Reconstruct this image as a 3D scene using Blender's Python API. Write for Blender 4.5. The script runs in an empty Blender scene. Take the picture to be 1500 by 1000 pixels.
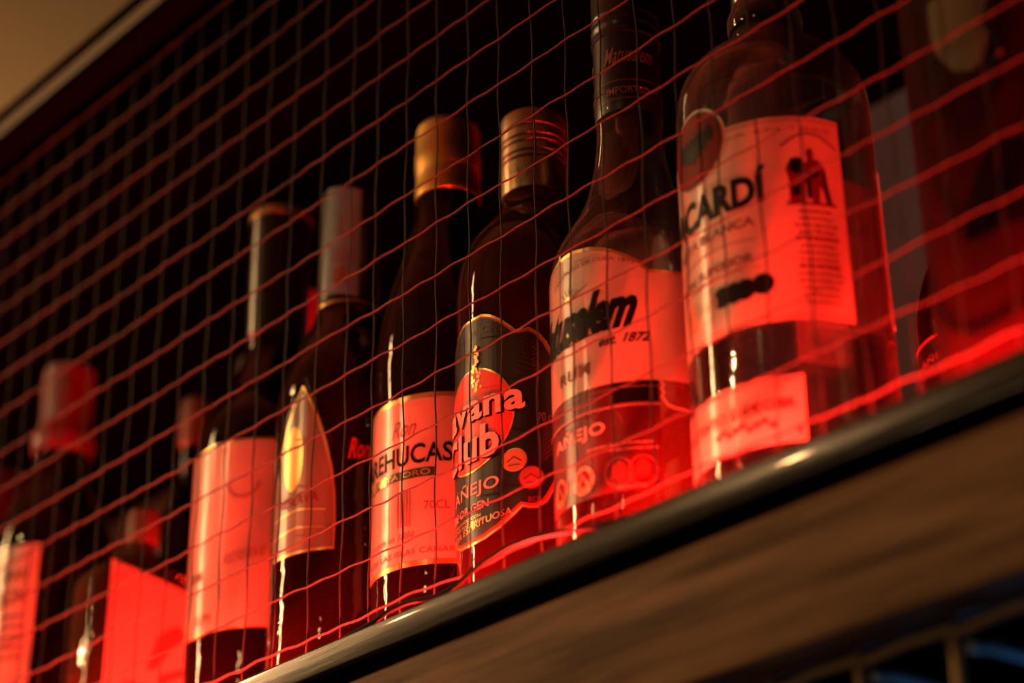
import bpy, bmesh, math, random
from mathutils import Vector, Matrix, noise
random.seed(7)
R_ = math.radians
scn = bpy.context.scene
COL = scn.collection

# ------------------------------------------------------------------ materials
def newmat(name):
    m = bpy.data.materials.new(name); m.use_nodes = True
    nt = m.node_tree; nt.nodes.clear()
    out = nt.nodes.new('ShaderNodeOutputMaterial')
    return m, nt, out
def pbr(name, col, rough=.5, metal=0., spec=.5, coat=0., bump=None, var=None, emit=None):
    m, nt, out = newmat(name)
    p = nt.nodes.new('ShaderNodeBsdfPrincipled')
    p.inputs['Base Color'].default_value = (*col, 1); p.inputs['Roughness'].default_value = rough
    p.inputs['Metallic'].default_value = metal; p.inputs['Specular IOR Level'].default_value = spec
    p.inputs['Coat Weight'].default_value = coat; p.inputs['Coat Roughness'].default_value = .04
    if emit:
        p.inputs['Emission Color'].default_value = (*emit[0], 1); p.inputs['Emission Strength'].default_value = emit[1]
    tc = nt.nodes.new('ShaderNodeTexCoord')
    if var:      # (scale xyz, second colour, lo, hi)
        mp = nt.nodes.new('ShaderNodeMapping'); mp.inputs['Scale'].default_value = var[0]
        nz = nt.nodes.new('ShaderNodeTexNoise'); nz.inputs['Scale'].default_value = 1; nz.inputs['Detail'].default_value = 6; nz.inputs['Roughness'].default_value = .6
        cr = nt.nodes.new('ShaderNodeValToRGB')
        cr.color_ramp.elements[0].position = var[2]; cr.color_ramp.elements[1].position = var[3]
        cr.color_ramp.elements[0].color = (*col, 1); cr.color_ramp.elements[1].color = (*var[1], 1)
        nt.links.new(tc.outputs['Object'], mp.inputs[0]); nt.links.new(mp.outputs[0], nz.inputs['Vector'])
        nt.links.new(nz.outputs['Fac'], cr.inputs[0]); nt.links.new(cr.outputs[0], p.inputs['Base Color'])
    if bump:     # (scale xyz, strength, distance)
        mp = nt.nodes.new('ShaderNodeMapping'); mp.inputs['Scale'].default_value = bump[0]
        nz = nt.nodes.new('ShaderNodeTexNoise'); nz.inputs['Scale'].default_value = 1; nz.inputs['Detail'].default_value = 4
        bp = nt.nodes.new('ShaderNodeBump'); bp.inputs['Strength'].default_value = bump[1]; bp.inputs['Distance'].default_value = bump[2]
        nt.links.new(tc.outputs['Object'], mp.inputs[0]); nt.links.new(mp.outputs[0], nz.inputs['Vector'])
        nt.links.new(nz.outputs['Fac'], bp.inputs['Height']); nt.links.new(bp.outputs[0], p.inputs['Normal'])
    nt.links.new(p.outputs[0], out.inputs[0])
    return m
def glass(name, tint, refr=.3, opac=0., body=(.02, .01, .005), bump=.25, ior=1.5, rior=1.25, edge_glow=.30, glow_base=.002):
    """thin bottle glass: tinted see-through + a little refraction + fresnel gloss; opac mixes in a dark body"""
    m, nt, out = newmat(name); N = nt.nodes.new; L = nt.links.new
    tr = N('ShaderNodeBsdfTransparent'); tr.inputs[0].default_value = (*tint, 1)
    rf = N('ShaderNodeBsdfGlass'); rf.inputs['Color'].default_value = (*tint, 1); rf.inputs['IOR'].default_value = rior; rf.inputs['Roughness'].default_value = .0
    mx = N('ShaderNodeMixShader'); mx.inputs[0].default_value = refr
    L(tr.outputs[0], mx.inputs[1]); L(rf.outputs[0], mx.inputs[2])
    df = N('ShaderNodeBsdfDiffuse'); df.inputs[0].default_value = (*body, 1)
    m2 = N('ShaderNodeMixShader'); m2.inputs[0].default_value = opac
    L(mx.outputs[0], m2.inputs[1]); L(df.outputs[0], m2.inputs[2])
    gl = N('ShaderNodeBsdfGlossy'); gl.inputs['Roughness'].default_value = .035
    fr = N('ShaderNodeFresnel'); fr.inputs['IOR'].default_value = ior
    tc = N('ShaderNodeTexCoord'); nz = N('ShaderNodeTexNoise'); nz.inputs['Scale'].default_value = 55; nz.inputs['Detail'].default_value = 2
    bp = N('ShaderNodeBump'); bp.inputs['Strength'].default_value = bump; bp.inputs['Distance'].default_value = .0012
    L(tc.outputs['Object'], nz.inputs['Vector']); L(nz.outputs['Fac'], bp.inputs['Height'])
    for n in (gl, fr, rf): L(bp.outputs[0], n.inputs['Normal'])
    # painted red glow: reddish film standing in for reflected light at grazing edges
    lw = N('ShaderNodeLayerWeight'); lw.inputs['Blend'].default_value = .5
    pw = N('ShaderNodeMath'); pw.operation = 'POWER'; pw.inputs[1].default_value = 3.5; L(lw.outputs['Facing'], pw.inputs[0])
    ma = N('ShaderNodeMath'); ma.operation = 'MULTIPLY_ADD'; ma.inputs[1].default_value = edge_glow; ma.inputs[2].default_value = glow_base; L(pw.outputs[0], ma.inputs[0])
    hd = N('ShaderNodeBsdfDiffuse'); hd.inputs[0].default_value = (.75, .40, .36, 1); ht = N('ShaderNodeBsdfTranslucent'); ht.inputs[0].default_value = (.75, .40, .36, 1)
    hm = N('ShaderNodeMixShader'); L(hd.outputs[0], hm.inputs[1]); L(ht.outputs[0], hm.inputs[2])
    m2b = N('ShaderNodeMixShader'); L(ma.outputs[0], m2b.inputs[0]); L(m2.outputs[0], m2b.inputs[1]); L(hm.outputs[0], m2b.inputs[2]); m2 = m2b
    m3 = N('ShaderNodeMixShader'); L(fr.outputs[0], m3.inputs[0]); L(m2.outputs[0], m3.inputs[1]); L(gl.outputs[0], m3.inputs[2])
    L(m3.outputs[0], out.inputs[0])
    return m
def paper(name, col, rough=.55, trans=.15, spec=.3):
    m, nt, out = newmat(name); N = nt.nodes.new; L = nt.links.new
    p = N('ShaderNodeBsdfPrincipled'); p.inputs['Roughness'].default_value = rough; p.inputs['Specular IOR Level'].default_value = spec; p.inputs['Coat Weight'].default_value = 1.0; p.inputs['Coat Roughness'].default_value = .17
    tc = N('ShaderNodeTexCoord'); nz = N('ShaderNodeTexNoise'); nz.inputs['Scale'].default_value = 60; nz.inputs['Detail'].default_value = 5
    cr = N('ShaderNodeValToRGB'); cr.color_ramp.elements[0].position = .3; cr.color_ramp.elements[1].position = .7
    cr.color_ramp.elements[0].color = (*[c * .86 for c in col], 1); cr.color_ramp.elements[1].color = (*col, 1)
    L(tc.outputs['Object'], nz.inputs['Vector']); L(nz.outputs['Fac'], cr.inputs[0]); L(cr.outputs[0], p.inputs['Base Color'])
    tl = N('ShaderNodeBsdfTranslucent'); tl.inputs[0].default_value = (*col, 1)
    mx = N('ShaderNodeMixShader'); mx.inputs[0].default_value = trans
    L(p.outputs[0], mx.inputs[1]); L(tl.outputs[0], mx.inputs[2]); L(mx.outputs[0], out.inputs[0])
    return m

M = {}
M['paper'] = paper('cream_paper', (.80, .64, .50), .42, .12, .5)
M['paper_tan'] = paper('tan_paper', (.20, .17, .10), .4, .05, .5)
M['tan_dim'] = pbr('dim_tan_paper', (.10, .085, .045), .6, spec=.1)
M['paper_gold'] = paper('gold_paper', (.62, .38, .14), .32, .05, .8)
M['backpaper'] = paper('white_back_label', (.85, .82, .75), .6, .75)
M['ink'] = pbr('black_ink', (.006, .005, .005), .5, spec=.15)
M['ink_soft'] = pbr('faded_ink', (.22, .12, .08), .5, spec=.3)
M['ink_grey'] = pbr('grey_gloss_ink', (.05, .045, .04), .28, spec=.6)
M['blackpaper'] = pbr('black_label_paper', (.010, .009, .008), .34, spec=.45)
M['redpaper'] = pbr('red_label_paper', (.55, .03, .02), .4)
M['redink'] = pbr('dark_red_ink', (.15, .004, .005), .5, spec=.12)
M['whiteink'] = pbr('white_ink', (.75, .62, .5), .45)
M['dimink'] = pbr('dim_red_ink', (.30, .10, .08), .45)
M['gold'] = pbr('gold_foil', (.85, .55, .18), .28, metal=.75)
M['gold_matte'] = pbr('matte_gold_cap', (.85, .55, .16), .40, metal=.95, bump=((300, 300, 300), .1, .0005))
M['bronze'] = pbr('bronze_screw_cap', (.55, .38, .22), .32, metal=.95)
M['bronze_dark'] = pbr('dark_groove_on_cap', (.06, .04, .025), .35, metal=.6)
M['burgundy'] = pbr('burgundy_capsule', (.24, .016, .03), .45, spec=.5, coat=.2)
M['pinkstrip'] = paper('pale_strip', (.25, .2, .22), .5, .1)
M['taxpaper'] = paper('lilac_tax_paper', (.24, .38, .46), .6, .1)
M['capblack'] = pbr('black_cap', (.010, .008, .007), .22, spec=.6, coat=.4)
M['capblack_soft'] = pbr('dark_capsule', (.014, .009, .008), .38, spec=.5, coat=.15)
M['cork_dark'] = pbr('dark_stopper', (.05, .02, .012), .5)
M['brown_cap'] = pbr('red_brown_cap', (.28, .09, .05), .5)
M['glass_clear'] = glass('clear_glass', (.97, .97, .97), .5, 0, bump=.3, rior=1.48, edge_glow=.35)
M['glass_thick'] = glass('clear_glass_smooth', (.92, .94, .94), .85, .0, (.1, .1, .1), bump=.4, rior=1.48, edge_glow=.7, glow_base=.06)  # stronger film paints a red glow into the neck ring
M['glass_dark'] = glass('dark_brown_glass', (.10, .035, .015), .2, .55, (.010, .005, .004), edge_glow=.06, bump=.5)
M['glass_amber'] = glass('amber_glass', (.42, .16, .05), .3, .25, (.03, .012, .006), edge_glow=.12, bump=.9)
M['glass_red'] = glass('dark_red_brown_glass', (.38, .08, .03), .3, .35, (.06, .010, .006), edge_glow=.14)
M['glass_green'] = glass('edge_highlight_glass', (.42, .36, .10), .3, .3, (.12, .10, .015), edge_glow=.5, bump=.6)  # yellow-green highlights on the flask edge put into the glass colour
M['liquid_clear'] = glass('clear_spirit', (.97, .95, .95), .3, .02, (.5, .45, .42), bump=.1, ior=1.33, rior=1.33)
M['liquid_gold'] = glass('amber_spirit', (.88, .45, .26), .3, .12, (.5, .08, .04), bump=.1, ior=1.33, rior=1.33)  # red diffuse share stands in for the red-lit glow of the spirit
M['lowlabel'] = pbr('deep_red_lower_label', (.085, .006, .006), .3, spec=.5)
M['jlabel'] = pbr('dull_red_label', (.022, .002, .002), .8, spec=.03)
M['jwrap'] = pbr('added_dark_wrap', (.014, .003, .003), .8, spec=.05)
M['jdark'] = pbr('dark_panel_print', (.005, .001, .002), .8, spec=.03)
M['wire'] = pbr('galvanised_wire', (.030, .021, .019), .5, metal=.0, spec=.2)  # uprights: darker copy, their weaker red light put into the colour
M['wire_h'] = pbr('red_lit_cross_wire', (.050, .028, .025), .5, metal=.0, spec=.2)  # lighter, redder copy of the wire: red light from below put into colour
M['lip'] = pbr('dark_bronze_edge', (.012, .008, .004), .24, spec=.7, var=((8, 60, 160), (.045, .029, .014), .35, .75), bump=((25, 400, 400), .35, .0006), coat=.5)
M['wood'] = pbr('brown_wood_board', (.10, .052, .024), .55, spec=.2, var=((9, 60, 130), (.42, .235, .11), .36, .66), bump=((12, 90, 220), .3, .0008))
M['darkboard'] = pbr('dark_stained_board', (.018, .010, .008), .5, spec=.3)
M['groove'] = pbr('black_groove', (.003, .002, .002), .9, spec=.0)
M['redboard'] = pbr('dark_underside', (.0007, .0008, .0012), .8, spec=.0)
M['rail'] = pbr('brown_rail', (.08, .055, .028), .55, spec=.2, var=((4, 50, 50), (.12, .085, .045), .3, .7))
M['ceiling'] = pbr('warm_plaster_ceiling', (.62, .50, .36), .9, spec=.1, bump=((14, 14, 14), .2, .01))
M['wall'] = pbr('dark_slate_wall', (.006, .022, .040), .9, spec=.0)
M['pillar'] = pbr('grey_plaster_pillar', (.05, .075, .07), .9, spec=.0, var=((3, 3, 3), (.08, .11, .10), .35, .7))
M['floor'] = pbr('dark_floor', (.02, .016, .013), .7)
M['led_body'] = pbr('led_strip_body', (.5, .02, .02), .5, emit=((1, .02, .01), 3))
M['rack'] = pbr('brushed_rack_wire', (.75, .50, .26), .35, metal=.35, coat=.5)
M['rackblue'] = pbr('blue_lit_rack_wire', (.55, .65, .75), .45, metal=.2)  # bluish base colour carries the blue light on the cross bars
M['cable'] = pbr('black_cable', (.008, .007, .007), .35, spec=.6)
M['lampshade'] = pbr('warm_lamp_glass', (.8, .6, .35), .4, emit=((1, .6, .25), 6))
M['lampmetal'] = pbr('black_lamp_metal', (.02, .02, .02), .4, metal=.6)

# ------------------------------------------------------------------ helpers
def link(name, bm, mats, parent=None, smooth=True, sharp=35, loc=None):
    me = bpy.data.meshes.new(name)
    bmesh.ops.remove_doubles(bm, verts=bm.verts, dist=1e-6)
    if smooth:
        for f in bm.faces: f.smooth = True
        for e in bm.edges:
            if len(e.link_faces) == 2 and e.calc_face_angle(0) > R_(sharp): e.smooth = False
    bm.to_mesh(me); bm.free()
    for m in (mats if isinstance(mats, (list, tuple)) else [mats]): me.materials.append(m)
    o = bpy.data.objects.new(name, me); COL.objects.link(o)
    if parent: o.parent = parent
    if loc: o.location = loc
    return o
def tag(o, label, cat, group=None):
    o['label'] = label; o['category'] = cat
    if group: o['group'] = group
    return o
def thing(name, label, cat, loc=(0, 0, 0), rz=0, group=None):
    o = bpy.data.objects.new(name, None); COL.objects.link(o)
    o.location = loc; o.rotation_euler = (0, 0, rz); o.empty_display_size = .02
    return tag(o, label, cat, group)
def box(bm, x0, x1, y0, y1, z0, z1, bev=0, mi=0):
    vs = [bm.verts.new((x, y, z)) for x in (x0, x1) for y in (y0, y1) for z in (z0, z1)]
    fs = [bm.faces.new([vs[i] for i in q]) for q in ((0, 1, 3, 2), (4, 6, 7, 5), (0, 4, 5, 1), (2, 3, 7, 6), (0, 2, 6, 4), (1, 5, 7, 3))]
    for f in fs: f.material_index = mi
    if bev:
        es = list({e for f in fs for e in f.edges})
        bmesh.ops.bevel(bm, geom=es, offset=bev, segments=3, affect='EDGES', profile=.5)
    return bm
def smoothprof(pts, sub=4):
    """Catmull-Rom on (r,z) points; points flagged with a third item stay sharp"""
    out = []
    n = len(pts)
    for i in range(n - 1):
        p1, p2 = pts[i], pts[i + 1]
        p0 = pts[i - 1] if i > 0 and len(p1) < 3 else p1
        p3 = pts[i + 2] if i + 2 < n and len(p2) < 3 else p2
        for k in range(sub):
            t = k / sub
            a = [.5 * ((2 * p1[j]) + (p2[j] - p0[j]) * t + (2 * p0[j] - 5 * p1[j] + 4 * p2[j] - p3[j]) * t * t + (-p0[j] + 3 * p1[j] - 3 * p2[j] + p3[j]) * t ** 3) for j in (0, 1)]
            out.append((max(a[0], 1e-5), a[1]))
    out.append((pts[-1][0], pts[-1][1]))
    return out
def lathe(pts, seg=72, mi=None, bm=None, cap0=True, cap1=True):
    bm = bm or bmesh.new(); rings = []
    for r, z in pts:
        if r <= 2e-5: rings.append([bm.verts.new((0, 0, z))])
        else: rings.append([bm.verts.new((r * math.cos(2 * math.pi * k / seg), r * math.sin(2 * math.pi * k / seg), z)) for k in range(seg)])
    for i in range(len(rings) - 1):
        a, b = rings[i], rings[i + 1]
        for k in range(seg):
            k2 = (k + 1) % seg
            if len(a) == 1 and len(b) == 1: continue
            if len(a) == 1: f = bm.faces.new((a[0], b[k2], b[k]))
            elif len(b) == 1: f = bm.faces.new((a[k], a[k2], b[0]))
            else: f = bm.faces.new((a[k], a[k2], b[k2], b[k]))
            if mi is not None: f.material_index = mi(i) if callable(mi) else mi
    if cap0 and len(rings[0]) > 1: bm.faces.new(rings[0][::-1])
    if cap1 and len(rings[-1]) > 1: bm.faces.new(rings[-1])
    return bm
def tube(bm, pts, r, seg=8, mi=0, rf=None):
    pts = [Vector(p) for p in pts]; prev = None; rings = []
    for i, p in enumerate(pts):
        d = (pts[min(i + 1, len(pts) - 1)] - pts[max(i - 1, 0)]).normalized()
        a = Vector((0, 1, 0)) if abs(d.y) < .9 else Vector((1, 0, 0))
        u = d.cross(a).normalized(); v = d.cross(u)
        rings.append([bm.verts.new(p + (u * math.cos(2 * math.pi * k / seg) + v * math.sin(2 * math.pi * k / seg)) * (rf(p) if rf else r)) for k in range(seg)])
    for a, b in zip(rings, rings[1:]):
        for k in range(seg):
            f = bm.faces.new((a[k], a[(k + 1) % seg], b[(k + 1) % seg], b[k])); f.material_index = mi
    bm.faces.new(rings[0][::-1]); bm.faces.new(rings[-1])
    return bm

# ---- flat artwork (s, z) wrapped on a cylinder: degrees around the bottle, metres up it
class Art:
    def __init__(s, r, deg0=0, gap=.00035, flat=False):
        s.r, s.gap, s.flat = r, gap, flat; s.bm = bmesh.new(); s.mats = []; s.layer = 0; s.k = math.pi / 180 * r
    def mi(s, m):
        if m not in s.mats: s.mats.append(m)
        return s.mats.index(m)
    def _merge(s, b, mat, lay=None):
        bmesh.ops.triangulate(b, faces=b.faces[:], quad_method='BEAUTY', ngon_method='BEAUTY')
        if b.verts:
            lo = min(v.co.x for v in b.verts); hi = max(v.co.x for v in b.verts)
            st = .0022; n = int((hi - lo) / st)
            for i in range(1, n + 1):
                x = lo + (hi - lo) * i / (n + 1)
                bmesh.ops.bisect_plane(b, geom=b.verts[:] + b.edges[:] + b.faces[:], plane_co=(x, 0, 0), plane_no=(1, 0, 0))
        lay = s.layer if lay is None else lay
        off = s.gap + lay * .00022
        idx = s.mi(mat); mp = {}
        for v in b.verts:
            if s.flat: co = (v.co.x, -off, v.co.y)
            else:
                t = v.co.x / s.r; co = ((s.r + off) * math.sin(t), -(s.r + off) * math.cos(t), v.co.y)
            mp[v] = s.bm.verts.new(co)
        for f in b.faces:
            vs = [mp[v] for v in f.verts]
            # keep the outward side out
            try:
                nf = s.bm.faces.new(vs)
                if f.normal.z < 0: nf.normal_flip()
                nf.material_index = idx
            except ValueError: pass
        b.free()
    def poly(s, pts, mat, lay=None, deg=True):
        b = bmesh.new(); k = s.k if deg else 1
        f = b.faces.new([b.verts.new((x * k, z, 0)) for x, z in pts]); f.normal_update()
        if f.normal.z < 0: f.normal_flip()
        s._merge(b, mat, lay); return s
    def rect(s, d0, d1, z0, z1, mat, lay=None): return s.poly([(d0, z0), (d1, z0), (d1, z1), (d0, z1)], mat, lay)
    def disc(s, d, z, rx, rz, mat, lay=None, n=28):
        return s.poly([(d + rx / s.k * math.cos(2 * math.pi * i / n), z + rz * math.sin(2 * math.pi * i / n)) for i in range(n)], mat, lay)
    def line(s, pts, w, mat, lay=None):
        """polyline ribbon, pts in (deg, z)"""
        P = [Vector((x * s.k, z)) for x, z in pts]; b = bmesh.new(); L = []; Rr = []
        for i, p in enumerate(P):
            d = (P[min(i + 1, len(P) - 1)] - P[max(i - 1, 0)]); d.normalize(); n = Vector((-d.y, d.x)) * w / 2
            L.append(b.verts.new((p.x + n.x, p.y + n.y, 0))); Rr.append(b.verts.new((p.x - n.x, p.y - n.y, 0)))
        for i in range(len(P) - 1):
            b.faces.new((Rr[i], Rr[i + 1], L[i + 1], L[i]))
        s._merge(b, mat, lay); return s
    def text(s, body, d0, d1, z0, z1, mat, lay=None, shear=0, bold=0, arc=0, slant=0, spacing=1.):
        cu = bpy.data.curves.new('t', 'FONT'); cu.body = body; cu.shear = shear; cu.offset = bold; cu.resolution_u = 3; cu.space_character = spacing
        ob = bpy.data.objects.new('t', cu); me = bpy.data.meshes.new_from_object(ob)
        b = bmesh.new(); b.from_mesh(me); bpy.data.objects.remove(ob); bpy.data.meshes.remove(me); bpy.data.curves.remove(cu)
        xs = [v.co.x for v in b.verts]; ys = [v.co.y for v in b.verts]
        if not xs: b.free(); return s
        x0, x1, y0, y1 = min(xs), max(xs), min(ys), max(ys)
        for v in b.verts:
            u = (v.co.x - x0) / (x1 - x0); w = (v.co.y - y0) / (y1 - y0)
            v.co = ((d0 + (d1 - d0) * u) * s.k, z0 + (z1 - z0) * w + arc * (1 - (2 * u - 1) ** 2) + slant * u, 0)
        b.normal_update()
        s._merge(b, mat, lay); return s
    def build(s, name, parent, loc=None):
        return link(name, s.bm, s.mats, parent, smooth=False, loc=loc)
def arch(pts_right, mirror_about):
    """outline mirrored about an angle: pts_right go top->bottom on the right side"""
    m = [(2 * mirror_about - d, z) for d, z in pts_right]
    return pts_right[::-1][::-1] + m[::-1]

SHELF = -.004
YB = .045

# ------------------------------------------------------------------ the room
def plane_struct(name, pts, mat):
    bm = bmesh.new(); bm.faces.new([bm.verts.new(p) for p in pts])
    o = link(name, bm, mat, None, smooth=False); o['kind'] = 'structure'; return o
X0, X1, Y0, Y1, Z0, Z1 = -4.2, 2.6, -2.8, 1.9, -1.5, 1.5
plane_struct('floor', [(X0, Y0, Z0), (X1, Y0, Z0), (X1, Y1, Z0), (X0, Y1, Z0)], M['floor'])
plane_struct('ceiling', [(X0, Y0, Z1), (X0, Y1, Z1), (X1, Y1, Z1), (X1, Y0, Z1)], M['ceiling'])
plane_struct('wall_back', [(X0, Y1, Z0), (X1, Y1, Z0), (X1, Y1, Z1), (X0, Y1, Z1)], M['wall'])
plane_struct('wall_front', [(X0, Y0, Z0), (X0, Y0, Z1), (X1, Y0, Z1), (X1, Y0, Z0)], M['wall'])
plane_struct('wall_left', [(X0, Y0, Z0), (X0, Y1, Z0), (X0, Y1, Z1), (X0, Y0, Z1)], M['wall'])
bm = bmesh.new(); box(bm, -.72, -.10, 1.05, 1.35, Z0, Z1, .01); pl_ = link('wall_pillar', bm, M['pillar'], None, smooth=False); pl_['kind'] = 'structure'
plane_struct('wall_right', [(X1, Y0, Z0), (X1, Y0, Z1), (X1, Y1, Z1), (X1, Y1, Z0)], M['wall'])

# ------------------------------------------------------------------ the shelf unit
CX0, CX1 = -1.9, .75
cab = thing('bar_shelf', 'long dark wooden bar shelf with brown front board and glossy raised edge, holding the bottles', 'shelf', (0, 0, SHELF))
def cpart(name, b, mat, bev=.0008, sm=True):
    bm = bmesh.new(); box(bm, *b, bev=bev); o = link(name, bm, mat, cab, smooth=sm); o.location.z = -SHELF; return o
cpart('shelf_board', (CX0, CX1, -.012, .34, -.020, SHELF), M['darkboard'])
cpart('edge_lip', (CX0, CX1, -.0205, -.0125, -.0132, 0), M['lip'], .0013)
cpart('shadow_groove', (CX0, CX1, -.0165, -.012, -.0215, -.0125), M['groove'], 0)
cpart('front_board', (CX0, CX1, -.0205, .0, -.0702, -.0208), M['wood'], .0018)
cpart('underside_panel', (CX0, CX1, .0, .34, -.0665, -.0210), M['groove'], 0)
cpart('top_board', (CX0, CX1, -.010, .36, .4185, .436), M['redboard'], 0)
cpart('top_rail', (CX0, CX1, -.0240, -.0102, .4232, .4345), M['rail'], .001)
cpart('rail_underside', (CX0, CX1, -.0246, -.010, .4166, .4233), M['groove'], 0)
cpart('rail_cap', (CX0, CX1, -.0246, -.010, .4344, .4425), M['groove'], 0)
for i, (xa, xb) in enumerate(((CX0 - .02, CX0), (CX1, CX1 + .02))):
    cpart('side_panel', (xa, xb, -.02, .36, -1.4995, .44), M['darkboard'], .001)

# ------------------------------------------------------------------ wire screen
mesh_t = thing('wire_mesh_screen', 'fine square welded wire mesh stretched across the front of the bottle shelf', 'wire mesh', (0, -.005, 0))
XS = [-.1207, -.0955, -.0719, -.0517, -.0297, -.0072, .0153, .036, .0584, .0795, .1005, .1224, .144, .1634, .183, .2038]
x = XS[0]
left = []
while x > -1.42 and len(left) < 58: x -= .0236; left.append(x)
right = []; x = XS[-1]
while x < .36: x += .0205; right.append(x)
XS = left[::-1] + XS + right
ZS = [.0152, .0392, .0623, .0866, .1109, .1346, .1595, .1856, .2103, .2378] + [.2378 + .0247 * k for k in range(1, 8)]
XA, XB = XS[0] - .01, XS[-1] + .01
for j, z in enumerate(ZS):
    bm = bmesh.new(); pts = []; x = XA; ph = random.uniform(0, 6)
    while x < XB:
        t = x / .0218 * 2 * math.pi / 2
        zz = z + .00035 * math.sin(t * 2.0 + ph) + .0007 * noise.noise(Vector((x * 14, j * 3.1, 0))) + .0005 * noise.noise(Vector((x * 60, j * 7.7, 3)))
        if j == 0: zz += .0020 * noise.noise(Vector((x * 28, 9.3, 1))) - .0010
        pts.append((x, .0008 * noise.noise(Vector((x * 20, j, 5))), zz)); x += .0045 if x > -.5 else .01
    tube(bm, pts, 0, 6, rf=lambda p: (.00052 if j < 1 else .00041) + .00022 * min(1, max(0, -p.x / .35)))
    link('horizontal_wire', bm, M['wire_h'], mesh_t)
for i, x in enumerate(XS):
    bm = bmesh.new(); pts = []; z = .0015
    while z < .4175:
        pts.append((x + .0006 * math.sin(z / .0247 * math.pi + i * 1.3) + .0012 * noise.noise(Vector((i * 3.3, z * 9, 2))), .0009, z)); z += .006 if x > -.5 else .012
    pts.append((x, .0009, .4180))
    tube(bm, pts, .00038, 6)
    link('vertical_wire', bm, M['wire'], mesh_t)

# ------------------------------------------------------------------ LED strip and cable
bm = bmesh.new(); box(bm, -1.5, .55, -.0122, -.0082, SHELF, -.0005)
tag(link('led_strip', bm, M['led_body'], None, smooth=False), 'thin red LED strip running behind the raised shelf edge', 'light strip')
bm = bmesh.new(); box(bm, -1.5, .55, .0955, .0975, SHELF, .0)
tag(link('led_strip', bm, M['led_body'], None, smooth=False), 'thin red LED strip lying on the shelf behind the front row of bottles', 'light strip')
bm = bmesh.new()
cp = [(-.055, .0008), (-.036, .0022), (-.0245, .0043), (-.011, .0046), (0, .0030), (.010, .0022), (.0192, .0034), (.038, .0080), (.0562, .0098), (.0758, .0076), (.0947, .0040), (.115, .0012), (.13, .0004)]
pp = smoothprof([(a + 1, b) for a, b in cp], 5)
tube(bm, [(a - 1, -.0152, b + .0008) for a, b in pp], .0011, 8)
tag(link('power_cable', bm, M['cable']), 'thin black cable lying wavily along the top of the shelf edge', 'cable')

# ------------------------------------------------------------------ bottles
def bottle(X, Y, prof, gmat, label, sub=4, name='rum_bottle', seg=72, group=None, rz=0, wall=0):
    t = thing(name, label, 'bottle', (X, Y, SHELF), rz, group)
    pts = [(p[0], p[1] - SHELF) + tuple(p[2:]) for p in prof]
    r0 = pts[0][0]
    foot = [(1e-5, .004), (r0 * .55, .003), (r0 * .85, .0004), (r0 * .93, 0), (r0, .0025, 1)]
    outer = smoothprof(foot, 3)[:-1] + smoothprof([(r0, .0025, 1)] + pts[1:], sub)
    if wall:   # hollow: the inner surface runs back down inside
        inn = [(max(r - wall, .002), z) for r, z in outer if z > .012][::-1]
        outer = outer + inn + [(r0 - wall - .002, .0075), (1e-5, .0080)]
    body = link('glass_body', lathe(outer, seg, cap1=not wall), gmat, t)
    return t
def capart(t, name, prof, mats, mi=None, seg=64):
    return link(name, lathe([(r, z - SHELF) for r, z in prof], seg, mi), mats, t)
def fin(art, name, t):
    o = art.build(name, t); o.location = (0, 0, -SHELF); return o
CAMP = Vector((.6242641, -.5199705, -.2927891))
def stand(t, s):
    """move a bottle a little deeper or nearer and size it to match, foot kept on the shelf"""
    b = CAMP.z + s * (SHELF + .012 - CAMP.z)
    for o in [c for c in t.children]:
        off = o.location.z + SHELF; o.location.z = -SHELF
        for v in o.data.vertices:
            w = v.co.z + off; w2 = CAMP.z + s * (w - CAMP.z)
            if w < SHELF + .012: w2 = SHELF + (w - SHELF) / .012 * (b - SHELF)
            v.co.x *= s; v.co.y *= s; v.co.z = w2
    t.location.x = CAMP.x + s * (t.location.x - CAMP.x); t.location.y = CAMP.y + s * (t.location.y - CAMP.y)
def ringline(a, z, d0, d1, w, mat, lay=None): a.rect(d0, d1, z - w / 2, z + w / 2, mat, lay)

# --- H: large clear bottle, white label, bat roundel
HX, HR = .1505, .0400
H = bottle(HX, YB, [(HR, 0), (HR, .172, 1), (.0398, .181), (.0388, .190), (.0362, .1985), (.0300, .2070), (.0205, .2135), (.0146, .2175), (.0140, .2215), (.0141, .2245)],
           M['glass_clear'], 'large clear glass rum bottle with white label and round bat emblem, biggest in the row', seg=96, wall=.0024)
capart(H, 'glass_neck_ring', [(.0141, .2245), (.0154, .2255), (.0159, .2280), (.0159, .2320), (.0153, .2345), (.0142, .2355), (.0139, .2385)], M['glass_thick'])
capart(H, 'cap', [(.0136, .2372), (.0139, .2378), (.0139, .2700), (.0130, .2725), (.001, .2727)], M['capblack'])
lq = lathe([(1e-5, .0082), (HR - .006, .0082), (HR - .0026, .013), (HR - .0026, .1345 - SHELF), (1e-5, .1345 - SHELF)], 80)
link('liquid', lq, M['liquid_clear'], H)
bk = Art(HR, gap=.0003); bk.poly([(118, .080), (140, .083), (150, .078), (165, .086), (185, .083), (216, .092), (216, .150), (118, .150)], M['backpaper'])
fin(bk, 'back_label', H)
a = Art(HR)
a.rect(-64, 77.5, .0695, .1585, M['paper'], 0)
for zz in (.0712, .1567): ringline(a, zz, -62, 76, .0004, M['dimink'], 1)
a.disc(-12, .1558, .0172, .0178, M['paper'], 1, 40)
a.disc(-12, .1558, .0162, .0168, M['ink_soft'], 2, 40)
a.disc(-12, .1558, .0155, .0161, M['redink'], 3, 40)
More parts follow.
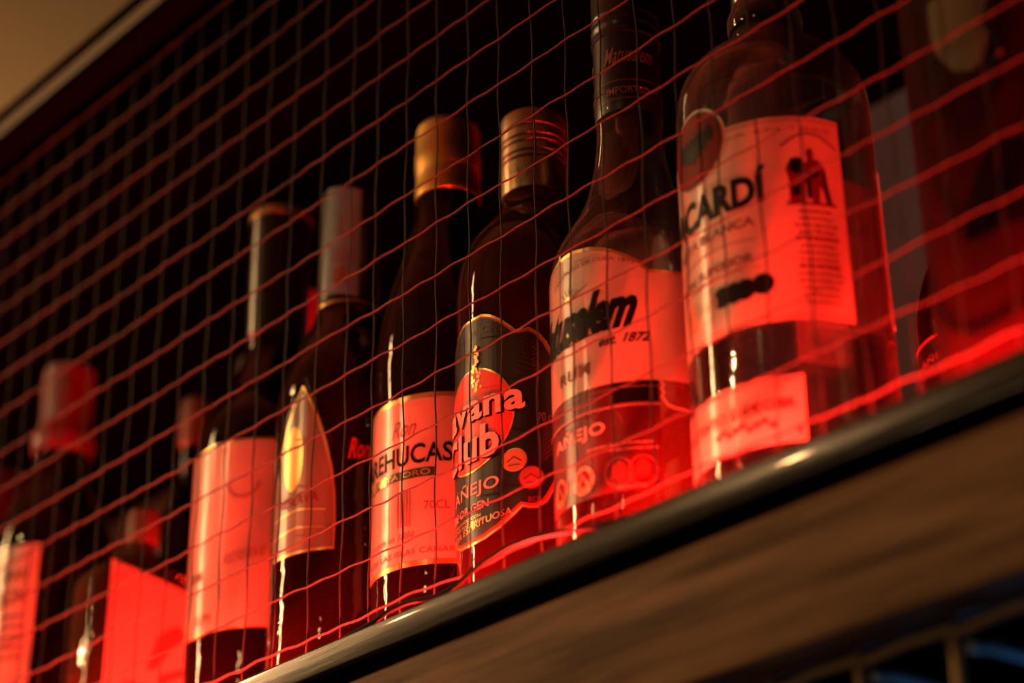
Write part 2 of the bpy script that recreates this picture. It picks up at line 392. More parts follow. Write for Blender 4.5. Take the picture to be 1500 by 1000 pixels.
bat = [(0, -.0075), (.0014, -.004), (.0030, -.0052), (.0045, -.0020), (.0066, -.0035), (.0078, .0008), (.0102, -.0012), (.0108, .0035), (.0092, .0078), (.0060, .0052), (.0040, .0072), (.0026, .0040), (.0018, .0066), (.0010, .0046),
       (-.0006, .0046), (-.0014, .0064), (-.0024, .0036), (-.0044, .0064), (-.0062, .0040), (-.0094, .0060), (-.0108, .0010), (-.0096, -.0030), (-.0074, -.0012), (-.0060, -.0050), (-.0042, -.0034), (-.0028, -.0062), (-.0012, -.0048)]
a.poly([(-11 + x / a.k, .1560 + z) for x, z in bat], M['ink'], 4)
a.text('BACARDÍ', -51, 34, .1205, .1375, M['ink'], 1, bold=.04, spacing=1.02)
a.text('CARTA BLANCA', -44, 26, .1118, .1158, M['ink_soft'], 1, bold=.03)
a.line([(d, .1045 + .0022 * math.cos(R_(d * 2.2))) for d in range(-46, 30, 4)], .0004, M['ink_soft'], 1)
a.text('RON SUPERIOR', -36, 24, .0965, .1003, M['ink_soft'], 1, bold=.03)
a.line([(d, .0925 + .0016 * math.cos(R_(d * 2.2))) for d in range(-40, 30, 4)], .0003, M['ink_soft'], 1)
for d in (28, 18, 11, 3): a.disc(d, .0852 if d < 25 else .0858, .0044, .0044, M['ink'], 1)
a.disc(-9, .0840, .0060, .0070, M['paper_gold'], 1); a.disc(-21, .0838, .0055, .0066, M['paper_gold'], 1)
# man pouring from a barrel, and the arch over him
fig = [(46, .1195), (46, .1300), (44.5, .1345), (48, .1390), (53, .1398), (55.5, .1370), (57, .1388), (56.2, .1415), (57.5, .1440), (60, .1438), (61, .1412), (60, .1392), (64, .1385), (67, .1350), (67.5, .1290), (69, .1225), (70.5, .1195), (66, .1195), (65, .1240), (63.2, .1272), (62.5, .1195), (58.5, .1195), (58, .1275), (55, .1285), (54.5, .1195)]
a.poly(fig, M['redink'], 1)
a.disc(50.5, .1357, .0028, .0036, M['ink'], 2); a.rect(55.5, 58, .121, .1305, M['ink'], 2); a.line([(56, .1335), (60, .1310), (63, .1335)], .0016, M['ink'], 2)
a.line([(66, .1330), (66.5, .127), (68.5, .1205)], .0012, M['ink'], 2); a.rect(47.5, 52, .1225, .1270, M['ink'], 2); a.rect(44, 72, .1185, .1198, M['redink'], 1)
a.line([(43 + i * 2.9, .1450 + .0058 * math.sin(math.pi * i / 11)) for i in range(12)], .0010, M['dimink'], 1)
random.seed(3)
z = .1150
for n in range(14):
    w = random.uniform(8.5, 12.5); d = 59.5 - w
    while d < 59.5 + w:
        l = random.uniform(1.2, 3.2); a.rect(d, min(d + l, 59.5 + w), z, z + (.0013 if n not in (4, 8) else .0018), M['redink' if n in (0, 4, 8) else 'ink_soft'], 1); d += l + .55
    z -= .0030
a.text('ESTABLECIDA EN 1862', -50, 72, .1520, .1535, M['dimink'], 1)
a.poly([(-64, .0205)] + [(44.5, .0205), (45.5, .0470), (-64, .0470)], M['paper'], 0)
a.text('SANTIAGO DE CUBA', -42, 40, .0335, .0378, M['ink_soft'], 1, bold=.02, spacing=1.1)
for i in range(9): a.disc(-6 + i * 4.2, .0290 + .0012 * math.sin(i * 2.1), .0016, .0012, M['redink'], 1, 10)
a.text('DE CUBA', 14, 40, .0340, .0378, M['redink'], 2, bold=.02)
ringline(a, .0222, -60, 43, .0003, M['ink_soft'], 1); ringline(a, .0452, -60, 43, .0003, M['ink_soft'], 1)
a.rect(40, 43, .0232, .0262, M['dimink'], 1)
fin(a, 'front_label', H)

# --- G: clear flask with long neck, black capsule, cream label
GX, GR = .0679, .0369
G = bottle(GX, YB, [(GR, 0), (GR, .136, 1), (.0366, .1445), (.0345, .1530), (.0300, .1620), (.0252, .1702), (.0212, .1790), (.0185, .1880), (.0163, .1990), (.0150, .2100), (.0146, .2210), (.0146, .232)],
           M['glass_clear'], 'clear rum bottle with cream script label and tall black capsule, beside the largest bottle', wall=.0022)
link('liquid', lathe([(1e-5, .0082), (GR - .006, .0082), (GR - .0024, .013), (GR - .0024, .1285 - SHELF), (1e-5, .1285 - SHELF)], 80), M['liquid_gold'], G)
capart(G, 'capsule', [(.0149, .2212), (.01505, .2216), (.01505, .2320), (.0154, .2322), (.0154, .2326), (.01505, .2328), (.01500, .2620), (.0157, .2628), (.0157, .2645), (.0152, .2655), (.0152, .2675), (.0157, .2685), (.0157, .2700), (.0152, .2710), (.0152, .2740), (.0156, .2752), (.0152, .2765), (.0152, .3300), (.014, .3330), (.001, .3334)], M['capblack_soft'])
c = Art(.0152)
for zz in (.2262, .2268, .2358, .2364): ringline(c, zz, -75, 95, .00018, M['dimink'], 0)
c.text('IMPORTED', 8, 82, .2290, .2328, M['dimink'], 0, bold=.01); c.text('IMPORTED', -72, -22, .2290, .2328, M['dimink'], 0, bold=.01)
c.text('Matusalem', 4, 92, .2455, .2540, M['dimink'], 0, shear=.5, bold=.01); c.text('Matusalem', -90, -30, .2455, .2540, M['gold'], 0, shear=.5, bold=.01)
fin(c, 'capsule_print', G)
bk = Art(GR, gap=.0003); bk.rect(112, 240, .035, .1285, M['backpaper']); fin(bk, 'back_label', G)
a = Art(GR)
top = [(52, .1275), (46, .1318), (38, .1352), (26, .1392), (14, .1418), (0, .1432), (-14, .1430), (-28, .1405), (-42, .1360), (-55, .1290)]
a.poly([(-70, .0772), (78, .0772), (78, .1275)] + top + [(-70, .1285)], M['paper'], 0)
a.line([(78, .1272)] + [(d, z - .0006) for d, z in top], .0016, M['gold'], 1)
a.text('SANTIAGO DE CUBA 1872', -22, 44, .1300, .1318, M['ink_soft'], 1, arc=.0045)
a.text('Matusalem', -58, 45, .0985, .1185, M['ink'], 1, shear=.55, bold=.045, slant=.003, spacing=.92)
a.line([(-30, .1022), (-5, .1000), (20, .1015)], .0006, M['ink'], 1)
a.text('est. 1872', 19, 52, .0945, .0988, M['ink'], 1, shear=.4, bold=.02)
a.text('RUM', -16, 12, .0838, .0892, M['ink_soft'], 1, bold=.02, spacing=1.1)
for k in range(7): a.line([(-4, .1205), (-12 + k * 4, .1255 + .0014 * math.sin(k))], .0004, M['ink_soft'], 1)
a.disc(-4, .1215, .0022, .0014, M['gold'], 2)
a.line([(-58, .120), (-55, .112), (-58, .104), (-54, .096)], .0005, M['ink_soft'], 1)
# seal edge, dark band and lower label
a.poly([(-70, .0300), (56, .0300), (56, .0655), (-70, .0655)], M['lowlabel'], 0)
a.rect(-70, 56, .0658, .0770, M['lowlabel'], 0)
a.rect(26, 55, .0678, .0770, M['ink'], 1)
for zz in (.0665, .0672, .0745): ringline(a, zz, -66, 56, .00035, M['whiteink'] if zz < .067 else M['dimink'], 2)
sc = [(56, .0772), (64, .0772), (78, .0772), (78, .0640), (68, .0640), (62, .0650), (59, .0668), (57.6, .0690), (58.8, .0700), (57, .0714), (58.5, .0728), (57, .0745)]
a.line([(57, .0770), (58.4, .0750), (57, .0735), (58.6, .0718), (57.2, .0700), (58.8, .0682), (61, .0662), (66, .0652), (78, .0648)], .0012, M['paper'], 1)
a.text('AÑEJO', -25, 21, .0545, .0625, M['whiteink'], 1, bold=.02, spacing=1.08)
a.text('RONES NATURALEN', 8, 50, .0497, .0507, M['whiteink'], 1); a.text('CUBA CENTRAL DISTR', 24, 54, .0473, .0482, M['whiteink'], 1)
a.line([(22 + 10 * math.cos(R_(t)), .0590 + .0075 * math.sin(R_(t))) for t in range(0, 190, 15)], .0003, M['dimink'], 1)
for d, mt in ((-20, 'paper_gold'), (4, 'paper_gold'), (29, 'dimink'), (44, 'dimink')):
    pts = [(d + 8.8 * math.cos(R_(t)), .0382 + .0062 * math.sin(R_(t))) for t in range(0, 361, 20)]
    if d < 10: a.poly(pts[:-1], M[mt], 1); a.disc(d + 1, .0388, .0028, .0036, M['redink'], 2); a.line([(d - 4, .0345), (d, .0405), (d + 5, .0350)], .0012, M[mt], 3)
    else: a.line(pts, .0006, M[mt], 1); a.disc(d, .0390, .0026, .0038, M['redpaper'], 1); a.line([(d - 5, .0350), (d, .0420), (d + 5, .0350), (d - 4, .0395), (d + 4, .0395)], .0004, M[mt], 2)
a.text('PRODUCTO', 28, 46, .0312, .0321, M['whiteink'], 1)
fin(a, 'front_label', G)

# --- F: dark bottle, black label with red oval
FX, FR = .0045, .0361
F = bottle(FX, YB, [(FR, 0), (FR, .150, 1), (.0360, .1590), (.0352, .1690), (.0332, .1775), (.0292, .1865), (.0235, .1940), (.0185, .2000), (.0158, .2055), (.0151, .2100), (.0151, .2160)],
           M['glass_red'], 'dark rum bottle with black label, red oval and ribbed bronze screw cap')
pr = [(.0150, .2110), (.0155, .2114)]; grooves = []
for k in range(4): pass
zz = .2128
pr += [(.0156, .2128), (.0156, .2260)]
for z in (.2268, .2300, .2352, .2384, .2440): pr += [(.0156, z), (.0150, z + .0005), (.0150, z + .0012), (.0156, z + .0017)]
pr += [(.0156, .2515), (.0152, .2535), (.0140, .2546), (.001, .2549)]
capart(F, 'screw_cap', pr, [M['bronze'], M['bronze_dark']], lambda i: 1 if abs(pr[i][0] - .0150) < 1e-5 and abs(pr[i + 1][0] - .0150) < 1e-5 else 0)
c = Art(.0156, gap=.0002)
for k in range(9): c.line([(-50 + k * 16, .2140), (-42 + k * 16, .2190), (-55 + k * 17, .2248)], .0002, M['bronze_dark'], 0)
fin(c, 'cap_print', F)
a = Art(FR)
rt = [(-5, .1385), (6, .1385), (14, .1366), (22, .1332), (29, .1290), (33.5, .1262), (37, .1266), (42, .1270), (48, .1248), (54, .1200), (60, .1120), (63, .1040)]
rb = [(63, .0600), (58, .0520), (52, .0455), (46, .0430), (40, .0430), (36, .0440), (30, .0405), (20, .0360), (8, .0330), (-5, .0322)]
outl = rt + rb; full = outl + [(-10 - d, z) for d, z in outl[::-1]][1:-1]
a.poly(full, M['gold'], 0)
def inset(pts, cx, cz, e):
    o = []
    n = len(pts)
    for i in range(n):
        p0 = Vector((pts[i - 1][0] * a.k, pts[i - 1][1])); p2 = Vector((pts[(i + 1) % n][0] * a.k, pts[(i + 1) % n][1])); p = Vector((pts[i][0] * a.k, pts[i][1]))
        d = (p2 - p0).normalized(); nn = Vector((d.y, -d.x))
        q = p + nn * e; o.append((q.x / a.k, q.y))
    return o
a.poly(inset(full, 0, 0, .0012), M['redpaper'], 1)
a.poly(inset(full, 0, 0, .0021), M['blackpaper'], 2)
a.text('El Ron de Cuba', -34, 26, .1262, .1298, M['ink_grey'], 3, shear=.3, arc=.003)
a.disc(-5, .0890, .0232, .0242, M['gold'], 3, 48); a.disc(-5, .0890, .0224, .0234, M['redpaper'], 4, 48)
random.seed(11)
for k in range(46):
    t = k / 46; d = 2 + random.uniform(-4.5, 4.5) * (1.2 - t); zq = .1020 + t * .0215
    a.disc(d, zq, .0007, .0009, M['gold'], 5, 6)
for k in range(9):
    a.line([(40 + 6 * math.sin(k * .7), .104 + k * .0022), (32 + k * 1.2, .107 + k * .0020)], .0003, M['ink_grey'], 3); a.line([(44, .104 + k * .0018), (54 - k, .107 + k * .0016)], .0003, M['redink'], 3)
    a.line([(50, .064 + k * .002), (57 - .5 * k, .068 + k * .002)], .0004, M['redink'], 3)
for nm, d0, d1, z0, z1 in (('Havana', -58, 39, .0880, .1015), ('Club', -42, 21, .0690, .0850)):
    a.text(nm, d0 + 1.4, d1 + 1.6, z0 - .0007, z1 - .0007, M['ink'], 5, bold=.045, spacing=1.05)
    a.text(nm, d0, d1, z0, z1, M['whiteink'], 7, bold=.03, spacing=1.05)
a.text('AÑEJO', -30, 20, .0528, .0612, M['whiteink'], 3, bold=.01, spacing=1.05); a.text('DE ORIGEN', -32, 12, .0468, .0505, M['whiteink'], 3, bold=.01)
a.text('ELABORADO CON', -30, 5, .0436, .0450, M['gold'], 3); a.text('RONES NATURALES', -30, 8, .0415, .0429, M['gold'], 3)
a.text('BEBIDA ESPIRITUOSA', -40, 29, .0358, .0388, M['gold'], 3, slant=.0055)
a.text('70 cl', 47, 57, .0820, .0860, M['dimink'], 3)
for d, z, mt in ((31, .0652, 'paper_gold'), (42, .0566, 'dimink')):
    a.disc(d, z, .0054, .0054, M['gold'] if d < 35 else M['redink'], 3); a.disc(d, z, .0048, .0048, M[mt], 4)
    a.line([(d - 5, z - .001), (d, z + .0012), (d + 5, z - .001)], .0006, M['redink'], 5); a.line([(d - 4, z - .0025), (d + 4, z - .0025)], .0004, M['redink'], 5)
a.text('RON', 40, 50, .0455, .0480, M['redink'], 3)
fin(a, 'front_label', F)

# --- E: dark bottle, long sloping shoulders, gold cap
EX, ER = -.0587, .0336
Eb = bottle(EX, YB, [(ER, 0), (ER, .142, 1), (.0334, .1520), (.0326, .1600), (.0306, .1740), (.0272, .1880), (.0232, .2020), (.0192, .2160), (.0166, .2270), (.0156, .2350), (.0154, .2440)],
            M['glass_dark'], 'dark glass rum bottle with long sloping shoulders, cream label and matte gold cap')
capart(Eb, 'screw_cap', [(.0156, .2395), (.0160, .2398), (.0160, .2450), (.0157, .2455), (.0157, .2550), (.0161, .2555), (.0161, .2650), (.0157, .2656), (.0157, .2785), (.0153, .2805), (.0140, .2820), (.001, .2823)], M['gold_matte'])
c = Art(.0161, gap=.0002); c.text('DESTILERIAS', -20, 60, .2500, .2518, M['bronze'], 0); fin(c, 'cap_print', Eb)
a = Art(ER)
a.rect(-52, 80, .0385, .1210, M['gold'], 0); a.rect(-51, 79, .0410, .1185, M['paper'], 1)
a.text('Ron', 4, 27, .1010, .1090, M['dimink'], 2, shear=.5)
a.text('AREHUCAS', -38, 55, .0866, .0962, M['ink'], 2, bold=.018); 
a.rect(-28, 42, .0800, .0842, M['ink_grey'], 2); a.text('CARTA ORO', -22, 38, .0807, .0835, M['gold'], 3)
for d in (-24, -9): a.rect(d, d + 8, .0800, .0842, M['gold'], 3)
a.text('70CL', 33, 53, .0640, .0682, M['ink_soft'], 2, bold=.01)
a.rect(12, 22, .0560, .0740, M['ink_soft'], 1) if False else None
for k in range(5): a.rect(11 + k * 2.6, 12.2 + k * 2.6, .0575, .0745, M['dimink'], 2)
a.text('Fundada en 1884', -26, 26, .0515, .0548, M['ink_soft'], 2, shear=.35)
a.text('RON DE LAS ISLAS CANARIAS', -40, 68, .0440, .0466, M['ink_soft'], 2, bold=.01, spacing=1.1)
fin(a, 'front_label', Eb)

# --- D: amber bottle, pointed gold-edged label, paper tax strip on the neck
DX, DR = -.1375, .0342
D = bottle(DX, YB, [(DR, 0), (.0345, .020), (DR, .060), (DR, .145, 1), (.0338, .1560), (.0318, .1670), (.0280, .1790), (.0235, .1900), (.0196, .1985), (.0168, .2055), (.0158, .2120), (.0154, .2160), (.0154, .230)],
           M['glass_amber'], 'amber rum bottle with pointed gold-edged label and pale tax strip on its dark neck')
capart(D, 'capsule', [(.0156, .2085), (.0161, .2088), (.0161, .2105), (.0156, .2110), (.0156, .2740), (.0148, .2782), (.012, .2790), (.001, .2792)], [M['capblack_soft'], M['gold']], lambda i: 1 if i in (1,) else 0)
c = Art(.0158)
c.poly([(8, .2150), (70, .2120), (72, .2745), (6, .2775)], M['taxpaper'], 0)
c.rect(24, 50, .2200, .2290, M['ink_soft'], 1); c.line([(22, .262), (36, .256), (30, .250), (48, .247)], .0007, M['ink_soft'], 1)
for k in range(5): c.rect(16, 62, .2320 + k * .0018, .2327 + k * .0018, M['ink_soft'], 1)
fin(c, 'tax_strip', D)
a = Art(DR)
og = [(16, .1560), (24, .1480), (32, .1370), (39, .1240), (44, .1110), (47, .0980), (48, .0820), (47, .0690)]
ogf = og + [(32 - d, z) for d, z in og[::-1]][:-1]
a.poly(ogf, M['gold'], 0)
def inset_k(pts, e):
    o = []; n = len(pts)
    for i in range(n):
        p0 = Vector((pts[i - 1][0] * a.k, pts[i - 1][1])); p2 = Vector((pts[(i + 1) % n][0] * a.k, pts[(i + 1) % n][1])); p = Vector((pts[i][0] * a.k, pts[i][1]))
        d = (p2 - p0).normalized(); q = p + Vector((d.y, -d.x)) * e; o.append((q.x / a.k, q.y))
    return o
a.poly(inset_k(ogf, .0014), M['paper_tan'], 1)
a.disc(9, .1180, .0060, .0170, M['gold'], 2, 20)
for z in (.0890, .0800): a.line([(-14, z), (16, z + .002), (40, z)], .0007, M['gold'], 2)
a.text('RESERVA', -6, 34, .0935, .0985, M['redink'], 2, bold=.01)
fin(a, 'front_label', D)
# moulded ribs along the pointed label and red script on the shoulder side
bm = bmesh.new()
for sgn in (1, -1):
    pts = []
    for d, z in [(17, .1600), (25.5, .1510), (34, .1390), (42, .1250), (48, .1110), (52, .0980), (54, .0820)]:
        dd = R_(d if sgn > 0 else 32 - d); pts.append(((DR + .0004) * math.sin(dd), -(DR + .0004) * math.cos(dd), z))
    tube(bm, pts, .0009, 8)
o = link('moulded_rib', bm, M['glass_clear'], D); o.location = (0, 0, -SHELF)
c = Art(DR); c.text('Ron', 56, 74, .1150, .1260, M['redpaper'], 0, shear=.4, bold=.03); fin(c, 'side_print', D)

# --- C: wide bottle, black stopper with gold rim, pale label
CXx, CR = -.2010, .0381
Cb = bottle(CXx, YB, [(CR, 0), (CR, .146, 1), (.0376, .1560), (.0350, .1660), (.0300, .1760), (.0250, .1850), (.0212, .1940), (.0180, .2020), (.0162, .2080), (.0158, .2140), (.0158, .232)],
            M['glass_dark'], 'wide dark bottle with plain pale label and black gold-rimmed cap, behind the pointed-label bottle')
capart(Cb, 'cap', [(.0158, .2180), (.0164, .2184), (.0164, .2890), (.0171, .2896), (.0171, .2935), (.0160, .2952), (.001, .2954)], [M['capblack'], M['gold']], lambda i: 1 if i in (3, 4) else 0)
a = Art(CR)
a.rect(-34, 62, .0470, .1462, M['gold'], 0); a.rect(-33.2, 61.2, .0480, .1450, M['paper'], 1)
a.line([(36 + 12 * math.cos(R_(t)), .123 + .008 * math.sin(R_(t))) for t in range(180, 361, 20)], .0012, M['dimink'], 2)
a.text('RESERVE', 22, 56, .0800, .0850, M['dimink'], 2, shear=.4, slant=.004); a.text('RUM', -4, 14, .0520, .0570, M['redink'], 2, shear=.3)
a.rect(-12, 2, .0750, .0800, M['ink_soft'], 2)
fin(a, 'front_label', Cb)

# --- A: far left bottle with burgundy capsule
AX, AR = -.4213, .0340
A = bottle(AX, YB, [(AR, 0), (AR, .158, 1), (.0338, .1670), (.0322, .1780), (.0288, .1890), (.0240, .1990), (.0200, .2080), (.0176, .2170), (.0168, .2260), (.0162, .2330), (.0152, .245)],
           M['glass_dark'], 'dark bottle at the left end with burgundy capsule, bulging neck and bright label')
capart(A, 'capsule', [(.0168, .2270), (.0186, .2300), (.0192, .2345), (.0188, .2400), (.0168, .2440), (.0158, .2480), (.0160, .2800), (.0156, .2840), (.014, .2855), (.001, .2857)], M['burgundy'])
c = Art(.0160); c.rect(22, 52, .2480, .2845, M['pinkstrip'], 0); fin(c, 'capsule_strip', A)
a = Art(AR); a.rect(-60, 49, .0500, .1595, M['paper'], 0)
a.text('GRAN', 8, 40, .1370, .1450, M['ink_soft'], 1, bold=.02); a.text('RON', 8, 40, .1240, .1330, M['ink_soft'], 1, bold=.03)
for k in range(5): a.rect(10 - k % 2 * 3, 38 + k % 3 * 2, .1150 - k * .006, .1172 - k * .006, M['ink_soft'], 1)
fin(a, 'front_label', A)

# --- L0: neighbour half out of frame at far left
L0 = bottle(-.497, YB, [(.033, 0), (.033, .150, 1), (.032, .160), (.027, .175), (.020, .190), (.0165, .205), (.0158, .215), (.0158, .23)], M['glass_red'],
            'dark red-brown bottle cut off by the left edge of the picture')
capart(L0, 'cap', [(.0158, .2050), (.0163, .2055), (.0163, .2390), (.0150, .2410), (.001, .2412)], M['burgundy'])

# --- B: flat flask standing sideways, label on its broad side
def rbox_ring(bm, hx, hy, z, rad, n=6):
    rad = min(rad, hx * .98, hy * .98); vs = []
    for cxs, cys, a0 in ((1, 1, 0), (-1, 1, 90), (-1, -1, 180), (1, -1, 270)):
        for k in range(n + 1):
            t = R_(a0 + 90 * k / n); vs.append(bm.verts.new((cxs * (hx - rad) + rad * math.cos(t), cys * (hy - rad) + rad * math.sin(t), z)))
    return vs
B = thing('flask_bottle', 'short flat flask standing sideways with bright label on its broad side, yellow-green highlights tinted into its edge', 'bottle', (-.3470, .0600, SHELF))
bm = bmesh.new(); rings = []
for hx, hy, z, rad in ((.012, .030, .0, .006), (.0155, .0345, .002, .008), (.016, .035, .006, .008), (.016, .035, .1255, .008), (.0155, .0335, .1320, .009), (.0135, .0270, .1385, .009), (.0105, .0170, .1440, .009), (.0085, .0105, .1480, .008), (.0080, .0082, .1520, .0078), (.0078, .0080, .1620, .0076)):
    rings.append(rbox_ring(bm, hx, hy, z, rad))
for p, q in zip(rings, rings[1:]):
    for k in range(len(p)): bm.faces.new((p[k], p[(k + 1) % len(p)], q[(k + 1) % len(p)], q[k]))
bm.faces.new(rings[0][::-1]); bm.faces.new(rings[-1])
link('glass_body', bm, M['glass_green'], B)
link('cap', lathe([(.0080, .1560), (.0092, .1562), (.0092, .1745), (.0084, .1760), (.001, .1762)], 32), M['brown_cap'], B)
a = Art(1., flat=True, gap=.0004)
def P(art, pts, m, l): art.poly(pts, M[m], l, deg=False)
P(a, [(-.028, .035), (.030, .035), (.030, .1270), (-.028, .1370)], 'paper', 0)
P(a, [(-.002, .078), (.004, .100), (.016, .108), (.024, .104), (.014, .094), (.006, .082)], 'dimink', 1)
P(a, [(.008, .072), (.026, .082), (.026, .086), (.006, .077)], 'dimink', 1)
for k in range(4): P(a, [(-.016, .050 + k * .006), (.018, .050 + k * .006), (.018, .052 + k * .006), (-.016, .052 + k * .006)], 'dimink', 1)
o = a.build('front_label', B); o.location = (.0160, 0, 0); o.rotation_euler = (0, 0, R_(90))

# --- I: small dark bottle behind the big one
I = bottle(.1834, .130, [(.0291, 0), (.0291, .098, 1), (.0288, .1060), (.0272, .1160), (.0240, .1260), (.0195, .1360), (.0160, .1450), (.0142, .156), (.0134, .170), (.0132, .215)], M['glass_dark'],
           'dark bottle with thin red line on its label, standing behind the largest bottle')
capart(I, 'cap', [(.0133, .1950), (.0138, .1953), (.0138, .2440), (.0125, .2460), (.001, .2462)], M['capblack'])
a = Art(.0291); a.rect(-70, 72, .030, .0915, M['blackpaper'], 0); ringline(a, .0912, -70, 72, .0011, M['redpaper'], 1)
a.text('AÑEJO', -34, 8, .0800, .0845, M['dimink'], 1); a.text('SIETE AÑOS', 14, 70, .0800, .0845, M['dimink'], 1)
fin(a, 'front_label', I)

# --- J: big blurred bottle at the right edge
JX, JR = .2755, .0463
J = bottle(JX, YB, [(JR, 0), (JR, .235, 1), (.0455, .2480), (.0410, .2620), (.0320, .2760), (.0220, .2860), (.0165, .2960), (.0155, .31), (.0155, .335)], M['glass_dark'],
           'tall broad bottle with dull red label at the right edge, nearest to the camera', seg=96)
capart(J, 'cap', [(.0158, .3150), (.0164, .3153), (.0164, .3560), (.0150, .3580), (.001, .3582)], M['capblack'])
a = Art(JR)
a.rect(-29, 60, .004, .1100, M['jlabel'], 0)
a.rect(-52, 85, .1105, .2300, M['jwrap'], 0)  # added wrap that keeps lamp reflections off the dark glass
for k in range(3): a.rect(-52, -29.5, .004 + k * .0355, .039 + k * .0355, M['jwrap'], 0)
a.poly([(-9, .0560), (-6, .0680), (0, .0780), (8, .0850), (15, .0880), (22, .0860), (30, .0780), (36, .0650), (38, .0560)], M['jdark'], 1)
a.layer = 1
a.poly([(-12, .1330), (-4, .1225), (5, .1190), (11, .1215), (14, .1290), (18, .1400), (18, .1560), (-14, .1560), (-14, .1400)], M['tan_dim'], 2)
a.disc(17, .1218, .0022, .0016, M['redpaper'], 2)  # painted red highlight beside the tan patch
a.line([(20, .150), (14, .136), (18, .126), (14, .118), (13, .108)], .0028, M['ink'], 3)
fin(a, 'front_label', J)

for t_, s_ in ((H, .992), (G, .9858), (F, 1.004), (Eb, 1.015), (Cb, 1.018)): stand(t_, s_)
# --- second-row bottles, dim and blurred
def backb(X, Y, r, zt, gm, capm, lab, capr):
    t = bottle(X, Y, [(r, 0), (r, zt - .12, 1), (r * .97, zt - .11), (r * .75, zt - .085), (capr * 1.15, zt - .06), (capr, zt - .045), (capr, zt - .02)], gm, lab, seg=40)
    capart(t, 'cap', [(capr, zt - .032), (capr * 1.1, zt - .0315), (capr * 1.1, zt - .003), (capr * .95, zt - .0003), (.001, zt)], capm)
    return t
backb(-.4095, .130, .026, .2870, M['glass_dark'], M['brown_cap'], 'second-row dark bottle with orange-brown cap, left of the wide gold-rimmed bottle', .0085)
backb(-.3736+.025, .135, .031, .2950, M['glass_dark'], M['cork_dark'], 'second-row dark bottle with broad red-brown top, behind the wide gold-rimmed bottle', .0125)
backb(-.2890, .125, .029, .3120, M['glass_amber'], M['burgundy'], 'second-row amber bottle with dark red cap, seen between two bottle necks', .0100)

# ------------------------------------------------------------------ wire rack under the shelf
rk = thing('wire_rack', 'brass-coloured wire rack hanging below the shelf, blurred at bottom right', 'rack', (0, 0, -.072))
RY = 0.0
xv = [.2058 + .0385 * k for k in range(-6, 8)]
xv = [.2058 + .0383 * (k) for k in range(-5, 6)]
for i, x in enumerate(xv[:-1]):
    bm = bmesh.new(); xa, xb = x + .0018, xv[i + 1] - .0002 + .0012
    tube(bm, [(xa + .004 * 0, RY, -.0026), (xa + .001, RY, -.0016), ((xa + xb) / 2, RY - .001, -.0006), (xb - .001, RY, -.0002), (xb, RY, -.0010)], .0016, 10)
    link('front_bar', bm, M['rack'], rk)
for x in xv:
    bm = bmesh.new()
    tube(bm, [(x, RY + .001, .0010), (x + .0004, RY - .0002, -.002), (x + .0006, RY - .0010, -.0045), (x + .0006, RY - .0005, -.008), (x + .001, RY, -.06)], .0019, 10)
    link('upright', bm, M['rack'], rk)
    bm = bmesh.new()
    tube(bm, [(x + .0045, RY + .002, -.0070), (x + .0065, RY + .010, -.0058), (x + .0085, RY + .030, -.0062), (x + .0085, RY + .20, -.0062)], .0019, 10)
    link('cross_bar', bm, M['rackblue'], rk)
bm = bmesh.new(); tube(bm, [(xv[0], RY + .198, -.0062), (xv[-1] + .01, RY + .198, -.0062)], .0018, 8); link('rear_bar', bm, M['rack'], rk)

# ------------------------------------------------------------------ lights
def area(name, loc, target, sx, sy, power, col, spread=180, shape='RECTANGLE'):
    l = bpy.data.lights.new(name, 'AREA'); l.shape = shape; l.size = sx; l.size_y = sy; l.energy = power; l.color = col; l.spread = R_(spread)
    o = bpy.data.objects.new(name, l); COL.objects.link(o); o.location = loc
    d = Vector(target) - Vector(loc); o.rotation_euler = d.to_track_quat('-Z', 'Y').to_euler(); return o
# red strip (long axis along x)
def striplight(name, x0, x1, y, z, power, col, tilt):
    l = bpy.data.lights.new(name, 'AREA'); l.shape = 'RECTANGLE'; l.size = x1 - x0; l.size_y = .0025; l.energy = power; l.color = col
    o = bpy.data.objects.new(name, l); COL.objects.link(o); o.location = ((x0 + x1) / 2, y, z)
    o.rotation_euler = (R_(180 - tilt), 0, 0); return o      # faces up, tilted back by tilt
striplight('red_strip_light', -1.3, .5, -.0105, .0003, 10.0, (1, .016, .010), 25)
striplight('red_back_strip_light', -1.3, .5, .0965, .0009, 22.0, (1, .016, .010), 0)
# added warm lamps, out of view front left and above, for bottle highlights
WARM = (1, .55, .22)
def lamp(x, y, z, size, power, lab):
    t = thing('added_pendant_lamp', lab, 'lamp', (x, y, z)); 
    link('shade', lathe([(size * .52, .0), (size * .66, .002), (size * .60, .05), (.02, .10), (.001, .10)], 32, cap0=False), M['lampmetal'], t)
    bm = bmesh.new(); tube(bm, [(0, 0, .098), (0, 0, Z1 - z)], .003, 8); link('cord', bm, M['lampmetal'], t)
    bm = lathe([(.001, .002), (size * .3, .004), (size * .42, .02), (size * .3, .045), (.01, .06)], 24); link('bulb', bm, M['lampshade'], t)
    l = bpy.data.lights.new('added_bulb_light', 'SPOT'); l.energy = power; l.spot_size = R_(75); l.spot_blend = .6; l.color = WARM; l.shadow_soft_size = size * .45
    o = bpy.data.objects.new('added_bulb_light', l); COL.objects.link(o); o.location = (x, y, z - .03); o.rotation_euler = (Vector((-.1, .02, .1)) - o.location).to_track_quat('-Z', 'Y').to_euler()
BULBS = [(-.66, -1.42, .84), (-1.62, -1.45, 1.12), (-2.2, -1.2, 1.02)]  # added bulbs, placed for warm glints on glass and the shelf lip
WHERE = ['rightmost of the three', 'highest of the three', 'farthest left of the three']
tl = thing('added_tube_lamp', 'added tall warm tube lamp out of view, hanging upright to the left in front of the shelf', 'lamp', (-1.46, -.93, .40))
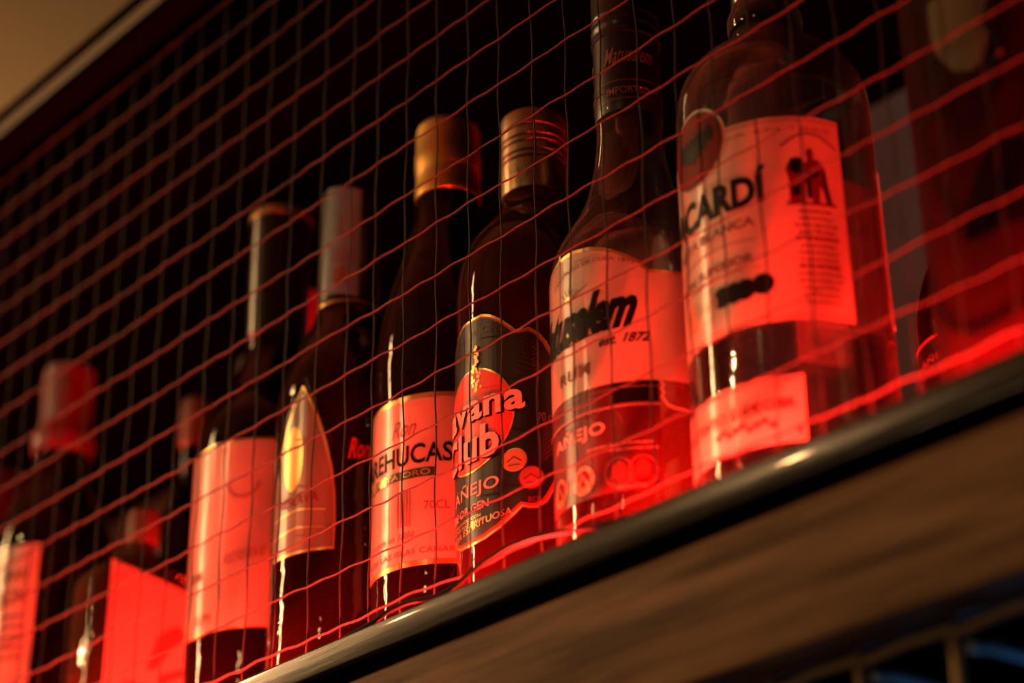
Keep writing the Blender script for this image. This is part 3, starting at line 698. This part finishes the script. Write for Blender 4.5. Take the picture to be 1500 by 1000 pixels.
link('glowing_tube', lathe([(.001, 0), (.014, .001), (.016, .01), (.016, .86), (.014, .87), (.001, .872)], 24), M['lampshade'], tl)
link('cap', lathe([(.017, .868), (.019, .872), (.019, .90), (.001, .905)], 24), M['lampmetal'], tl)
bm = bmesh.new(); tube(bm, [(0, 0, .90), (0, 0, 1.1)], .003, 8); link('cord', bm, M['lampmetal'], tl)
area('added_tube_light', (-1.44, -.915, .84), (.0, .0, .84), .07, .86, 4.2, WARM, 70)  # added to draw tall warm streaks on glass and labels
for (x, y, z), wh in zip(BULBS, WHERE):
    lamp(x, y, z, .042, 7.0 if x > -1 else 4.0, 'added small bare-bulb pendant lamp out of view in front of the shelf, ' + wh)
lamp(.55, -1.9, .70, .12, 5, 'added larger pendant lamp out of view, hanging alone to the right of the bulb cluster')
area('room_ceiling_wash', (-.9, -1.9, .9), (-1.0, -2.0, 1.5), .5, .5, .7, (1, .60, .26))
area('board_fill', (-.6, -2.3, -.7), (0, 0, 0), .4, .4, 3, (1, .62, .32))
# uplight that warms the ceiling beyond the shelf
area('ceiling_wash', (-2.3, .55, .75), (-2.1, .75, 1.5), .3, .3, 3.2, (1, .50, .18))
# cool glow on the far wall and blue glow under the shelf
area('cool_wall_glow', (-.25, .72, 1.38), (-.5, 1.05, .7), .25, .25, .24, (.66, 1, .82), 80)
area('blue_underglow', (.26, .16, -.13), (.26, .05, -.07), .25, .02, .04, (.10, .45, 1))

w = bpy.data.worlds.new('dim_room'); scn.world = w; w.use_nodes = True
w.node_tree.nodes['Background'].inputs[0].default_value = (.006, .008, .012, 1); w.node_tree.nodes['Background'].inputs[1].default_value = .35

# ------------------------------------------------------------------ camera
cam = bpy.data.cameras.new('camera'); co = bpy.data.objects.new('camera', cam); COL.objects.link(co)
cam.sensor_width = 36; cam.lens = 3087.925 * 36 / 1500; cam.clip_start = .01
rgt = Vector((.6589603, .7520843, -.0118546)); up = Vector((.3511296, -.2936382, .8890920)); fwd = Vector((-.6651912, .5900389, .4575749))
mw = Matrix(((rgt.x, up.x, -fwd.x, 0), (rgt.y, up.y, -fwd.y, 0), (rgt.z, up.z, -fwd.z, 0), (0, 0, 0, 1)))
mw.translation = Vector((.6242641, -.5199705, -.2927891))
co.matrix_world = mw
cam.dof.use_dof = True; cam.dof.focus_distance = .905; cam.dof.aperture_fstop = 4.4; cam.dof.aperture_blades = 0
scn.camera = co
scn.view_settings.view_transform = 'Standard'; scn.view_settings.look = 'None'; scn.view_settings.exposure = 0
scn.cycles.use_denoising = True
scn.cycles.transparent_max_bounces = 24
scn.cycles.sample_clamp_indirect = 4
